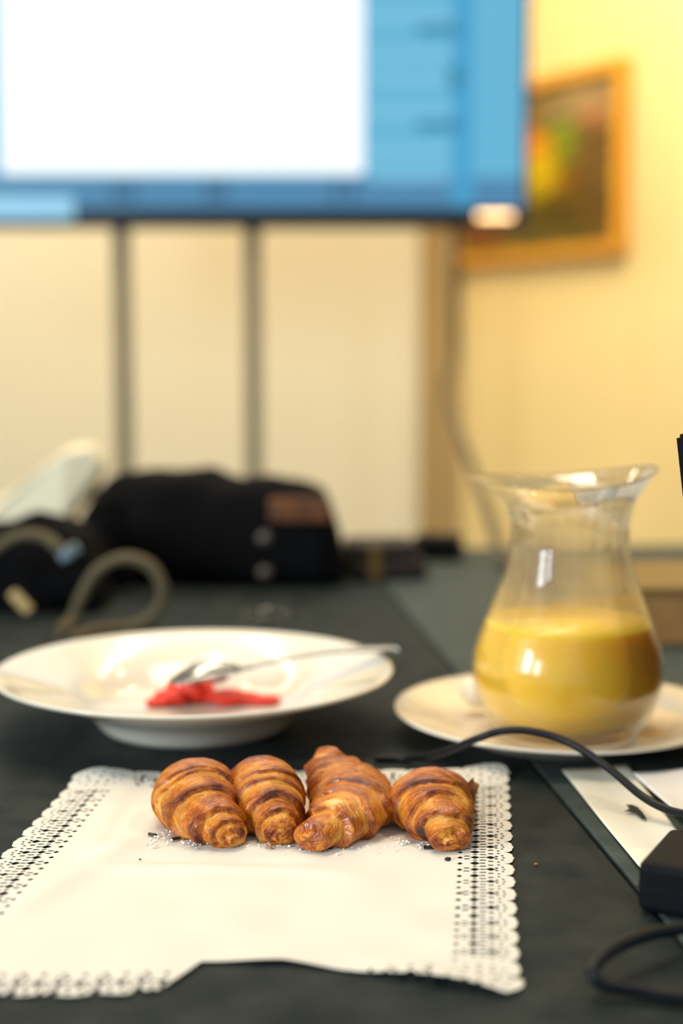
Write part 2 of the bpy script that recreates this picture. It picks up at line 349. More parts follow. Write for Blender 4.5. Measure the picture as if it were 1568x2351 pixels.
def march(name, W, L, h, field, place, m, th=0.00018):
    na, nb = int(W/h)+3, int(L/h)+3
    A, B = np.meshgrid((np.arange(na)-1)*h, (np.arange(nb)-1)*h, indexing='ij')
    Fv = field(A, B); Fv = np.where(np.abs(Fv) < 1e-7, 1e-7, Fv)
    verts, idx, faces = [], {}, []
    inside = Fv > 0; full = inside[:-1, :-1] & inside[1:, :-1] & inside[1:, 1:] & inside[:-1, 1:]
    anyi = inside[:-1, :-1] | inside[1:, :-1] | inside[1:, 1:] | inside[:-1, 1:]
    def vid(i, j):
        k = (i, j)
        if k not in idx: idx[k] = len(verts); verts.append((A[i, j], B[i, j]))
        return idx[k]
    def eid(i, j, i2, j2):
        k = (i, j, i2, j2) if (i, j) < (i2, j2) else (i2, j2, i, j)
        if k not in idx:
            f0, f1 = Fv[k[0], k[1]], Fv[k[2], k[3]]; t = f0/(f0-f1)
            idx[k] = len(verts); verts.append((A[k[0], k[1]]*(1-t)+A[k[2], k[3]]*t, B[k[0], k[1]]*(1-t)+B[k[2], k[3]]*t))
        return idx[k]
    done = np.zeros_like(full)
    K = 4                                                        # merge solid 4x4 blocks only where all solid
    for i, j in zip(*np.nonzero(full)): faces.append((vid(i, j), vid(i+1, j), vid(i+1, j+1), vid(i, j+1)))
    for i, j in zip(*np.nonzero(anyi & ~full)):
        cs = [(i, j), (i+1, j), (i+1, j+1), (i, j+1)]; poly = []
        for q in range(4):
            p0, p1 = cs[q], cs[(q+1) % 4]
            if inside[p0]: poly.append(vid(*p0))
            if inside[p0] != inside[p1]: poly.append(eid(*p0, *p1))
        if len(poly) >= 3: faces.append(tuple(poly))
    ab = np.array(verts); P = place(ab[:, 0], ab[:, 1]); n = len(P)
    bot = P.copy(); bot[:, 2] -= th
    # rim faces along edges used once
    cnt = {}
    for fc in faces:
        for q in range(len(fc)):
            e = (fc[q], fc[(q+1) % len(fc)]); r = (e[1], e[0])
            if r in cnt: del cnt[r]
            else: cnt[e] = 1
    allf = faces + [tuple(x+n for x in fc[::-1]) for fc in faces] + [(e[1], e[0], e[0]+n, e[1]+n) for e in cnt]
    return pyobj(name, np.vstack([P, bot]), allf, m)
D0 = np.array([-0.1574, 0.8357]); D1 = np.array([0.1019, 0.8448]); D2 = np.array([0.0707, 0.5312])
DW, DL = 0.2595, 0.3152; ea = (D1-D0)/DW; eb = (D2-D1)/DL
def dplace(a, b):
    x = D0[0]+ea[0]*a+eb[0]*b; y = D0[1]+ea[1]*a+eb[1]*b
    z = 0.0007 + 0.0019*(vnoise(a*38, b*38, 3))*sstep(0.0, 0.03, np.minimum(np.minimum(a, DW-a), b)+0.012)
    z += 0.0035*np.exp(-((a-0.012)**2+(b-0.004)**2)/0.018**2) + 0.004*np.exp(-((a-DW+0.006)**2+(b-0.0)**2)/0.02**2)
    z += 0.0018*np.exp(-((a+0.30*(b-0.12)-0.062)/0.010)**2)*sstep(0.1, 0.13, b)*sstep(0.26, 0.2, b)      # soft folds in the front half
    z += 0.0020*np.exp(-((b-0.168-0.10*(a-0.1))/0.007)**2)*sstep(0.04, 0.08, a)*sstep(0.19, 0.15, a)
    z += 0.004*sstep(DL-0.05, DL, b)*sstep(0.10, 0.15, a)*(0.6+0.4*np.sin(a*90))
    # flat where the croissants sit
    flat = sstep(0.11, 0.14, b) + sstep(0.03, 0.02, b) + sstep(0.05, 0.035, a) + sstep(0.232, 0.245, a)
    z = 0.0007 + (z-0.0007)*np.clip(flat, 0.12, 1)
    return np.stack([x, y, z], 1)
def dclip(a, b):                   # the near edge is turned under between the two front corners
    x = D0[0]+ea[0]*a+eb[0]*b; y = D0[1]+ea[1]*a+eb[1]*b
    lim = np.interp(x, [-0.25, -0.095, -0.083, -0.073, -0.068, -0.058, -0.024, 0.02, 0.071, 0.12], [0.5335, 0.5345, 0.535, 0.537, 0.545, 0.5655, 0.5655, 0.5515, 0.5325, 0.528])
    wob = 0.0008*np.sin(x*310)*(x < -0.07)
    return y - lim - wob
doily = march('paper_doily', DW, DL, 0.00075, lambda a, b: lace_field(a, b, DW, DL, dclip), dplace, M_paper)
tag(doily, 'white rectangular lace paper doily under the four croissants', 'doily')

# ---------------------------------------------------------------- croissants
def croissant_mat():
    m = bpy.data.materials.new('baked_pastry'); m.use_nodes = True; nt = m.node_tree; b = nt.nodes['Principled BSDF']; L = nt.links.new
    at1 = nt.nodes.new('ShaderNodeAttribute'); at1.attribute_name = 'bake'
    uv = nt.nodes.new('ShaderNodeAttribute'); uv.attribute_name = 'lay'
    tc = nt.nodes.new('ShaderNodeTexCoord')
    def noise(vec, scale, det, rough=0.6):
        n = nt.nodes.new('ShaderNodeTexNoise'); n.inputs['Scale'].default_value = scale; n.inputs['Detail'].default_value = det; n.inputs['Roughness'].default_value = rough
        L(vec, n.inputs['Vector']); return n.outputs['Fac']
    def math_(op, a, bb=None, c=None):
        n = nt.nodes.new('ShaderNodeMath'); n.operation = op
        for i, v in enumerate((a, bb, c)):
            if v is None: continue
            if isinstance(v, (int, float)): n.inputs[i].default_value = v
            else: L(v, n.inputs[i])
        return n.outputs[0]
    st_ = noise(uv.outputs['Vector'], 1.0, 5, 0.65)               # long streaks along the rolled layers
    mo = noise(tc.outputs['Object'], 140, 5); fi = noise(tc.outputs['Object'], 900, 3)
    v = math_('ADD', at1.outputs['Fac'], math_('MULTIPLY', math_('SUBTRACT', st_, 0.5), 0.95))
    v = math_('ADD', v, math_('MULTIPLY', math_('SUBTRACT', mo, 0.5), 0.75))
    v = math_('ADD', v, math_('MULTIPLY', math_('SUBTRACT', fi, 0.5), 0.25))
    r = nt.nodes.new('ShaderNodeValToRGB'); cr = r.color_ramp
    cr.elements[0].position = 0.0; cr.elements[0].color = lin(244, 202, 118)
    cr.elements[1].position = 1.0; cr.elements[1].color = lin(40, 16, 5)
    for p, c in ((0.22, lin(236, 164, 54)), (0.42, lin(216, 126, 12)), (0.60, lin(176, 82, 4)), (0.78, lin(108, 44, 8))):
        e = cr.elements.new(p); e.color = c
    L(v, r.inputs['Fac']); L(r.outputs['Color'], b.inputs['Base Color'])
    b.inputs['Roughness'].default_value = 0.3; b.inputs['Specular IOR Level'].default_value = 0.5
    ro = math_('MULTIPLY_ADD', mo, 0.7, -0.08); L(ro, b.inputs['Roughness'])
    b.inputs['Subsurface Weight'].default_value = 0.06; b.inputs['Subsurface Radius'].default_value = (0.004, 0.002, 0.001); b.inputs['Subsurface Scale'].default_value = 1
    hsum = math_('ADD', math_('MULTIPLY', st_, 1.0), math_('MULTIPLY', fi, 0.35))
    bp = nt.nodes.new('ShaderNodeBump'); bp.inputs['Strength'].default_value = 1.0; bp.inputs['Distance'].default_value = 0.0008; b.inputs['Coat Weight'].default_value = 0.25; b.inputs['Coat Roughness'].default_value = 0.12
    L(hsum, bp.inputs['Height']); L(bp.outputs['Normal'], b.inputs['Normal'])
    return m
M_pastry = croissant_mat()
def croissant(pts, Rm, sx, sz, seed, label, tc_=0.5, bounds=(0, .22, .45, .66, .84, 1.0), rends=(0.0055, 0.006), spots=(), tilt=0.05, pw=1.5, light=(), uoff=0.0):
    nu, nv = 380, 240; rng = np.random.RandomState(seed)
    P = np.array([tuple(p) for p in spline(pts, 60)]); seg = np.r_[0, np.cumsum(np.linalg.norm(np.diff(P, axis=0), axis=1))]
    t = np.linspace(0, 1, nu); t = 0.55*t + 0.45*(0.5-0.5*np.cos(pi*t)); Lc = seg[-1]
    Pc = np.stack([np.interp(t*Lc, seg, P[:, k]) for k in range(3)], 1)
    for _ in range(6): Pc[1:-1] = (Pc[:-2]+Pc[1:-1]*2+Pc[2:])/4
    T = np.gradient(Pc, axis=0); T /= np.linalg.norm(T, axis=1)[:, None]
    side = np.cross(T, [0, 0, 1.0]); side /= np.linalg.norm(side, axis=1)[:, None]; up = np.cross(side, T)
    ph = np.linspace(0, 2*pi, nv, endpoint=False)
    TT, PH = np.meshgrid(t, ph, indexing='ij')
    s = np.where(TT < tc_, (tc_-TT)/tc_, (TT-tc_)/(1-tc_))         # 0 at the middle, 1 at each tip
    dirn = np.where(TT < tc_, 0, 1); rend = np.where(TT < tc_, rends[0], rends[1])
    sn = TT*14; pn = PH/(2*pi)
    wob = (vnoise(sn*0.5, pn*7, seed+1, 7)-0.5)*0.17 + (vnoise(sn*1.1, pn*18, seed+2, 18)-0.5)*0.05
    uu = s + uoff + tilt*np.sin(PH + seed*1.7 + dirn*2.0)*np.minimum(1, s*4) + wob*np.minimum(1, s*5)*np.clip((1.02-s)*6, 0.1, 1)
    uu = np.clip(uu, 0, 1)
    bd = np.array(bounds, float); layers = len(bd)-1; q = np.interp(uu, bd, np.arange(layers+1)); q = np.minimum(q, layers-1e-4); k = np.floor(q); fr = q-k
    sa = 0.48 + 0.38*vnoise(k*3.7+0.5, pn*4, seed+40, 4); step = (1-sa)*fr + sa*sstep(0.88, 0.995, fr)
    uq = np.interp(k+step, np.arange(layers+1), bd); uq = np.clip(uq, 0, 1)
    base = rend + (Rm-rend)*np.clip(1-uq**pw, 0, 1)
    bulge = 0.0011*np.clip(fr/0.88, 0, 1)**1.5*(1-sstep(0.90, 0.99, fr))*(1-0.6*s)
    # a few secondary thin leaves inside every layer
    q2 = uu*layers*3.7 + (vnoise(sn*0.8, pn*9, seed+5, 9)-0.5)*1.6; f2 = q2-np.floor(q2)
    thin = 0.0006*(1-f2)*vnoise(sn*2, pn*6, seed+9, 6)*np.where(s < 0.97, 1, 0)
    stri = 0.00026*(vnoise(uu*170 + wob*40, pn*14, seed+11, 14)-0.5) + 0.00014*(vnoise(uu*330, pn*26, seed+12, 26)-0.5)
    lump = 0.0013*(vnoise(sn*0.9, pn*6, seed+21, 6)-0.5) + 0.0007*(vnoise(sn*3, pn*16, seed+22, 16)-0.5) + 0.0005*(vnoise(sn*9, pn*44, seed+23, 44)-0.5)
    r = base + bulge + thin + stri + lump
    r = base + bulge + thin*(1-0.5*s) + stri + lump*(1-0.65*s)
    # closing caps with a spiral groove
    dend = np.minimum(TT, 1-TT)*Lc; capL = rend*0.6
    cap = np.sqrt(np.clip(1-((capL-dend)/capL).clip(0, 1)**2, 0, 1)); r = r*cap
    lipn = sstep(0.55, 0.86, fr)*(1-sstep(0.93, 1.0, fr)); fresh = 1-sstep(0.0, 0.45, fr)
    bake = 0.44 + 0.27*lipn*vnoise(k*5.1+0.5+sn, pn*6, seed+50, 6) - 0.22*fresh*(s > 0.08) + 0.10*(1-s)*np.sin(PH).clip(0, 1) + 0.30*(vnoise(sn*0.7, pn*5, seed+31, 5)-0.5) + 0.0*s
    bake += 0.10*(1-f2) - 0.05
    X = Pc[:, None, :] + side[:, None, :]*(r*np.cos(PH)*sx)[:, :, None] + up[:, None, :]*(r*np.sin(PH)*sz)[:, :, None]
    rc = r/np.maximum(rend, 1e-5); capm = sstep(1.35, 0.9, rc)*(s > 0.85)
    X += (T[:, None, :]*np.where(dirn == 1, 1, -1)[:, :, None])*(0.0004*np.sin(rc*11 + PH*1.0)*capm)[:, :, None]
    bake += 0.07*np.sin(rc*11+PH+2.4)*capm
    lo = 0.0011; z = X[:, :, 2]; X[:, :, 2] = np.where(z < lo+0.002, lo + 0.002*np.exp((np.minimum(z, lo+0.002)-lo-0.002)/0.002), z)
    for (px, py, yy, rad, amt) in spots:
        c = aty(px, py, yy); c = np.array(c); d = np.linalg.norm((X-c), axis=2); bake += amt*np.exp(-(d/rad)**2)
    lay = np.stack([uu*75 + dirn*170 + seed*13, np.cos(PH)*2.2, np.sin(PH)*2.2], 2)
    vs = X.reshape(-1, 3); I = np.arange(nu-1)[:, None]*nv; J = np.arange(nv)[None]; J2 = (J+1) % nv
    fs = np.stack([I+J, I+J2, I+nv+J2, I+nv+J], 2).reshape(-1, 4)
    fl = fs.tolist() + [list(range(nv))[::-1], list(range((nu-1)*nv, nu*nv))]
    o = pyobj('croissant', vs.tolist(), fl, M_pastry)
    me = o.data; me.attributes.new('bake', 'FLOAT', 'POINT').data.foreach_set('value', bake.ravel())
    me.attributes.new('lay', 'FLOAT_VECTOR', 'POINT').data.foreach_set('vector', lay.ravel())
    tag(o, label, 'croissant', 'mini croissants in a row on the doily'); return o
cr1 = croissant([(-0.060, 0.780, 0.007), (-0.073, 0.768, 0.010), (-0.0785, 0.747, 0.0150), (-0.070, 0.722, 0.0118), (-0.0535, 0.6995, 0.0068)],
    0.0232, 1.0, 0.80, 3, 'leftmost croissant, its tip pointing down to the right over a dark chocolate blob', rends=(0.0055, 0.0044), tc_=0.43, bounds=(0, .14, .22, .50, .74, .90, 1.0), pw=1.45)
cr2 = croissant([(-0.050, 0.788, 0.007), (-0.0465, 0.774, 0.010), (-0.0415, 0.750, 0.0148), (-0.036, 0.725, 0.0115), (-0.0300, 0.7030, 0.0075)],
    0.0198, 1.0, 0.94, 8, 'second croissant from the left, with a blunt spiral tip facing straight forward', rends=(0.006, 0.0052), tc_=0.42, bounds=(0, .24, .36, .66, .84, 1.0), pw=1.7, tilt=0.03)
cr3 = croissant([(-0.0040, 0.796, 0.0262), (-0.0052, 0.786, 0.0190), (0.0055, 0.754, 0.0122), (0.0015, 0.725, 0.0112), (-0.0180, 0.6950, 0.0080)],
    0.0225, 1.0, 0.68, 14, 'third croissant from the left, with one horn standing up behind its body', rends=(0.0047, 0.0054), bounds=(0, .26, .48, .76, 1.0), tc_=0.46, pw=1.55,
    spots=((868, 1868, 0.74, 0.006, 0.45), (765, 1838, 0.715, 0.0045, -0.9)))
cr4 = croissant([(0.064, 0.772, 0.008), (0.0600, 0.762, 0.010), (0.0475, 0.743, 0.0130), (0.0515, 0.720, 0.0118), (0.0562, 0.6945, 0.0066)],
    0.0220, 1.0, 0.73, 23, 'rightmost croissant, standing apart, with a burnt spot low on its front', rends=(0.008, 0.0050), bounds=(0, .30, .54, .76, 1.0), tc_=0.40, pw=1.6, tilt=-0.07,
    spots=((972, 1905, 0.709, 0.0042, 0.6), (1075, 1830, 0.75, 0.006, 0.2)))
# loose bits that belong to single croissants
M_choc = mat('dark_chocolate', lin(34, 18, 12), 0.28, bump=(500, 0.6, 0.001))
def blob(name, c, r, m, seed, parent=None, sub=2, amp=0.35):
    bm = bmesh.new(); bmesh.ops.create_icosphere(bm, subdivisions=sub, radius=1); rg = random.Random(seed)
    for v in bm.verts:
        k = 1 + amp*(rg.random()-0.5); v.co = Vector((v.co.x*r[0], v.co.y*r[1], v.co.z*r[2]))*k + Vector(c)
    return bmobj(name, bm, m, parent)
c = at(528, 1943, 0.0015); blob('chocolate_filling', (c.x, c.y+0.004, 0.0028), (0.0062, 0.006, 0.0022), M_choc, 1, cr1, 3, 0.3)
def flake(name, c, w, h, rot, seed, parent=None, m=None):
    rg = random.Random(seed); vs, fs = [], []; n = 6
    for i in range(n):
        for j in range(4):
            x = (i/(n-1)-0.5)*w*(1-0.15*j) + rg.uniform(-1, 1)*w*0.05; z = j/3*h*(0.8+0.35*rg.random()); y = 0.25*h*sin(i*0.9)+0.15*h*(j/3)**2
            vs.append(Vector((x, y, z)))
    R = Matrix.Rotation(rot[2], 3, 'Z') @ Matrix.Rotation(rot[1], 3, 'Y') @ Matrix.Rotation(rot[0], 3, 'X')
    vs = [R @ v + Vector(c) for v in vs]; k = len(vs)
    off = R @ Vector((0, 0.0003, 0)); vs += [v+off for v in vs]
    for i in range(n-1):
        for j in range(3):
            a_ = i*4+j; fs.append((a_, a_+4, a_+5, a_+1)); fs.append((k+a_+1, k+a_+5, k+a_+4, k+a_))
    for i in range(n-1):
        fs.append((i*4, k+i*4, k+i*4+4, i*4+4)); fs.append((i*4+3, i*4+7, k+i*4+7, k+i*4+3))
    for j in range(3):
        fs.append((j, j+1, k+j+1, k+j)); a_ = (n-1)*4+j; fs.append((a_, k+a_, k+a_+1, a_+1))
    return pyobj(name, vs, fs, m or M_flake, parent)
M_flake = mat('golden_flake', lin(206, 128, 42), 0.45, noise=(300, lin(170, 90, 28), 0.2))
for px, py, y, w, h, rot, s in ((884, 1842, 0.752, 0.007, 0.007, (0.2, 0.5, 0.4), 1), (890, 1868, 0.756, 0.006, 0.009, (0.1, 0.2, -0.5), 2), (868, 1872, 0.738, 0.005, 0.006, (-0.4, 0.8, 0.3), 3)):
    flake('pastry_flake', aty(px, py, y), w, h, rot, s, cr3)
flake('pastry_flake', aty(1012, 1776, 0.752), 0.006, 0.003, (0.2, 0.15, 0.2), 5, cr4)
flake('pastry_flake', aty(1076, 1815, 0.752), 0.009, 0.007, (0.1, 0.9, 0.6), 6, cr4)
# crumbs
M_sugar = mat('sugar_crumb', lin(248, 244, 234), 0.4, spec=0.6)
M_seed = mat('black_sprinkle', lin(30, 24, 22), 0.35)
def rod(px, py, ln, rot, label, r=0.0009, m=None):
    p = at(px, py, 0.0022); d = Vector((cos(rot), sin(rot), 0))*ln/2
    o = tube('chocolate_sprinkle', [p-d, p, p+d], r, m or M_seed, n=8, seg=3)
    return tag(o, label, 'sprinkle')
rod(404, 1925, 0.004, 0.5, 'dark sprinkle lying under the belly of the leftmost croissant')
rod(350, 1916, 0.0045, -0.4, 'speckled dark sprinkle at the left end of the leftmost croissant')
rod(752, 1946, 0.0045, 0.0, 'black sprinkle just right of the third croissant tip, left of the white sugar lump')
rod(783, 1944, 0.003, 0.7, 'short black sprinkle right of the white sugar lump')
rod(984, 1945, 0.0050, -0.1, 'black sprinkle in front of the rightmost croissant')
for px, py, r, lb in ((1028, 1972, 0.0013, 'dark crumb on the doily in front of the rightmost croissant tip'), (1057, 2052, 0.001, 'tiny dark crumb out on the right part of the doily'), (322, 1973, 0.0005, 'tiny dark crumb on the left part of the doily')):
    p = at(px, py, 0.0022); tag(blob('dark_crumb', p, (r*1.2, r, r*0.8), M_choc, px, None, 2, 0.5), lb, 'crumb')
p = at(768, 1941, 0.0022); tag(blob('sugar_lump', (p.x, p.y, 0.0032), (0.0024, 0.002, 0.0018), M_sugar, 7, None, 2, 0.5), 'white sugar lump in front of the third croissant', 'crumb')
p = at(1231, 1984, 0.001); tag(blob('orange_crumb', p, (0.0011, 0.0008, 0.0007), M_flake, 8, None, 1, 0.5), 'tiny golden crumb on the dark table right of the doily', 'crumb')
p = at(620, 1945, 0.0022); o = flake('pastry_shard', p, 0.006, 0.002, (1.3, 0.1, -0.5), 9); tag(o, 'thin golden pastry shard lying between the two left croissant tips', 'flake')
bm = bmesh.new(); rg = random.Random(5)
for i in range(230):
    px, py = rg.choice([(rg.gauss(365, 35), rg.gauss(1922, 13)), (rg.gauss(440, 60), rg.gauss(1935, 7)), (rg.gauss(620, 45), rg.gauss(1938, 6)), (rg.gauss(780, 60), rg.gauss(1950, 6)), (rg.gauss(960, 50), rg.gauss(1938, 7))])
    p = at(px, py, 0.0014); r = abs(rg.gauss(0.00035, 0.00025))+0.0002
    bmesh.ops.create_icosphere(bm, subdivisions=1, radius=r, matrix=Matrix.Translation(p + Vector((0, 0, r*0.6))) @ Matrix.Rotation(rg.random()*6, 4, 'Z') @ Matrix.Diagonal((1.2, 1, 0.8, 1)))
tag(bmobj('sugar_crumbs', bm, M_sugar), 'scatter of fine white sugar crumbs around the croissants', 'crumbs', kind='stuff')

# ---------------------------------------------------------------- big deep plate, melon, spoon
bp_ = Vector((-0.1000, 0.953, 0))
pl = thing('dinner_plate', bp_, 'large deep white plate holding a spoon and a piece of red melon', 'plate')
lathe('plate_body', [(0.0001, 0.0045), (0.056, 0.0045), (0.058, 0.0002), (0.0625, 0.0), (0.066, 0.004), (0.070, 0.010), (0.078, 0.0165), (0.088, 0.0215), (0.105, 0.0275), (0.125, 0.0345), (0.1335, 0.0378), (0.1352, 0.0392), (0.1347, 0.0403),
                     (0.1325, 0.0402), (0.124, 0.0375), (0.105, 0.0312), (0.090, 0.0258), (0.082, 0.0215), (0.074, 0.0150), (0.066, 0.0105), (0.055, 0.0085), (0.0001, 0.008)], bp_, M_porc, pl, 128)
M_melon = mat('watermelon_flesh', lin(242, 58, 26), 0.4, noise=(200, lin(232, 46, 24), 0.2), bump=(900, 0.5, 0.001), sss=0.25)
mel = thing('watermelon_piece', at(475, 1612, 0.009), 'bright red bitten watermelon piece lying in the deep plate', 'fruit')
def chunk(name, pts, parent, m, h):
    bm = bmesh.new(); rg = random.Random(len(pts)); vb = [bm.verts.new((p.x, p.y, 0.0095)) for p in pts]
    cx = sum((p for p in pts), Vector())/len(pts)
    vt = [bm.verts.new((cx.x+(p.x-cx.x)*0.75, cx.y+(p.y-cx.y)*0.7, 0.0095+h[i])) for i, p in enumerate(pts)]
    bm.faces.new(vb[::-1]); n = len(pts)
    for i in range(n): bm.faces.new((vb[i], vb[(i+1) % n], vt[(i+1) % n], vt[i]))
    c_ = bm.verts.new((cx.x, cx.y, 0.0095+sum(h)/n*1.05))
    for i in range(n): bm.faces.new((vt[i], vt[(i+1) % n], c_))
    bmesh.ops.triangulate(bm, faces=[f for f in bm.faces if len(f.verts) > 4])
    bmesh.ops.subdivide_edges(bm, edges=bm.edges, cuts=2, use_grid_fill=True, smooth=0.4)
    return bmobj(name, bm, m, parent)
F0 = lambda px, py: at(px, py, 0.0095)
bm = bmesh.new(); rg = random.Random(4)
for (px, py, dy, r, dz) in ((440, 1605, 0.002, (0.0175, 0.013, 0.0125), 0.0045), (395, 1612, 0.0, (0.013, 0.010, 0.006), 0.003), (530, 1612, 0.001, (0.020, 0.011, 0.006), 0.003), (590, 1614, 0.001, (0.018, 0.008, 0.0032), 0.002), (362, 1618, -0.001, (0.009, 0.006, 0.003), 0.002)):
    c = F0(px, py); vv = bmesh.ops.create_icosphere(bm, subdivisions=3, radius=1)['verts']
    for v in vv:
        k = 1 + 0.10*sin(v.co.x*5+px) + 0.07*sin(v.co.y*7+px) + 0.02*(rg.random()-0.5)
        v.co = Vector((v.co.x*r[0]*k + c.x, v.co.y*r[1]*k + c.y + dy, max(0.0093, 0.0095+dz+v.co.z*r[2]*k)))
bmobj('flesh', bm, M_melon, mel)
M_mel2 = mat('dark_watermelon_flesh', lin(150, 34, 34), 0.3)
blob('dark_flesh', F0(498, 1576) + Vector((0, 0.004, 0.0062)), (0.010, 0.008, 0.0068), M_mel2, 4, mel, 3, 0.12)['label'] = 'darker red end of the melon behind the spoon bowl'
sp = thing('spoon', at(600, 1560, 0.02), 'steel spoon leaning in the deep plate with its handle on the right rim', 'spoon')
A_, B_ = aty(405, 1552, 0.957), aty(905, 1507, 0.975)
A_ = Vector((aty(385, 1552, 0.962).x, 0.962, 0.0285)); B_ = Vector((aty(912, 1508, 0.985).x, 0.985, 0.0465)); J_ = A_.lerp(B_, 0.34) + Vector((0, 0, 0.0015))
vs, fs = [], []; nu, nv = 24, 16; ax = (J_-A_); ln = ax.length; ax.normalize(); sdv = ax.cross(Vector((0, 0, 1))).normalized(); upv = sdv.cross(ax)
for sgn, th in ((1, 0), (1, 0.001)):
    for i in range(nu+1):
        t = i/nu; wd = 0.0185*math.sqrt(max(0, 1-(2*t-0.95)**2))**1.0*(1-0.25*t) if t < 0.97 else 0.004; wd = max(wd, 0.0008 if t < 0.5 else 0.0035)
        for j in range(nv+1):
            v = 2*j/nv-1; dome = 0.010*(1-v*v)*sin(pi*min(1, t*1.03))
            p = A_ + ax*ln*t + sdv*wd*v + upv*(dome - th); vs.append(p)
N1 = (nu+1)*(nv+1)
for i in range(nu):
    for j in range(nv):
        q = i*(nv+1)+j; fs.append((q, q+1, q+nv+2, q+nv+1)); fs.append((N1+q+nv+1, N1+q+nv+2, N1+q+1, N1+q))
    for q, fl in ((i*(nv+1), 0), (i*(nv+1)+nv, 1)): fs.append((q, q+nv+1, N1+q+nv+1, N1+q))
pyobj('bowl', vs, fs, M_spoon, sp)
vs, fs = [], []; n = 30; hx = (B_-J_).normalized()
for i in range(n+1):
    t = i/n; p = J_.lerp(B_, t) + Vector((0, 0, 0.004*sin(pi*t)))
    wd = 0.0028 + 0.0065*max(0, (t-0.35)/0.65)**1.3; wd *= (1 if t < 0.96 else 0.75); th = 0.0012
    s_ = hx.cross(Vector((0, 0, 1))).normalized(); u_ = s_.cross(hx)
    for (a1, b1) in ((-1, -1), (-0.6, 1), (0.6, 1), (1, -1)): vs.append(p + s_*wd*a1 + u_*th*b1)
for i in range(n):
    for k in range(4): fs.append((i*4+k, i*4+(k+1) % 4, i*4+4+(k+1) % 4, i*4+4+k))
fs += [(0, 1, 2, 3), (n*4+3, n*4+2, n*4+1, n*4)]
pyobj('handle', vs, fs, M_spoon, sp)

# ---------------------------------------------------------------- saucer, glass carafe with juice
sc = Vector((0.1450, 0.928, 0))
so = thing('saucer_plate', sc, 'small flat cream white plate under the glass carafe', 'plate')
lathe('plate_body', [(0.0001, 0.004), (0.058, 0.004), (0.060, 0.0), (0.064, 0.0), (0.068, 0.005), (0.085, 0.0095), (0.1085, 0.0165), (0.1100, 0.0178), (0.1095, 0.0188), (0.107, 0.0185), (0.085, 0.0118), (0.070, 0.0082), (0.0001, 0.0078)], sc, M_porc, so, 128)
pp = at(1078, 1572, 0.012); sa = thing('sugar_sachet', pp, 'cream paper sachet leaning on the small plate behind the carafe', 'sachet')
blob('paper_sleeve', (0.0935, 0.952, 0.0232), (0.012, 0.009, 0.0105), mat('cream_sachet_paper', lin(240, 225, 195), 0.7), 3, sa, 3, 0.18)
jc = Vector((0.1462, 0.905, 0.0083))
jug = thing('carafe', jc, 'clear glass carafe with flared wavy rim, half full of orange juice', 'carafe')
M_glass = mat('clear_glass', (1, 1, 1, 1), 0.0, trans=1.0, ior=1.46)
nt = M_glass.node_tree; mx = nt.nodes.new('ShaderNodeMixShader'); tb = nt.nodes.new('ShaderNodeBsdfTransparent'); mx.inputs[0].default_value = 0.6
nt.links.new(nt.nodes['Principled BSDF'].outputs[0], mx.inputs[1]); nt.links.new(tb.outputs[0], mx.inputs[2]); nt.links.new(mx.outputs[0], nt.nodes['Material Output'].inputs[0])
outer = [(0.0001, 0.0), (0.040, 0.0), (0.0455, 0.0022), (0.051, 0.008), (0.0565, 0.017), (0.0605, 0.029), (0.0620, 0.041), (0.0608, 0.052), (0.0575, 0.063), (0.0530, 0.075), (0.0480, 0.088), (0.0432, 0.101), (0.0400, 0.114), (0.0382, 0.126), (0.0385, 0.137), (0.0415, 0.147), (0.0465, 0.155), (0.052, 0.1605), (0.0565, 0.1640)]
def smooth_prof(p, n=4): return [(max(v.x, 0.0001), v.y) for v in spline([(a, b, 0) for a, b in p], n)]
op = smooth_prof(outer)
inner = [(max(r-0.0021, 0.0001), z + (0.0045 if r < 0.05 and z < 0.02 else 0.0)) for r, z in outer[2:]]
inner = [(0.0001, 0.0055), (0.036, 0.0055), (0.0455, 0.0095), (0.0525, 0.0165)] + [(r-0.0021, z) for r, z in outer[5:-1]] + [(0.0555, 0.1655)]
ip = smooth_prof(inner)[::-1]
def wavy(r, z, a):
    k = max(0, (z-0.135)/0.03)**1.5
    return r*(1 + k*(0.045*cos(2*a) - 0.09*cos(a))), z + k*(0.0030*cos(2*a) + 0.0028*cos(a))
rimp = [(0.0580, 0.1650), (0.0585, 0.1662), (0.0575, 0.1668)]
lathe('glass_body', op + rimp + ip, jc, M_glass, jug, 128, wavy)
M_juice = mat('orange_juice', lin(255, 204, 72), 0.12, spec=0.5, noise=(60, lin(255, 194, 56), 0.3), sss=0.9)
jt = 0.0735
jp = [(0.0001, 0.0058), (0.0355, 0.0058)] + [(r-0.0003, z) for r, z in smooth_prof(inner) if 0.008 < z < jt and r > 0.03]
rl = jp[-1][0]
jp = jp[:-1] + [(rl-0.0002, jt), (0.0001, jt)]
lathe('juice', jp, jc, M_juice, jug, 96)

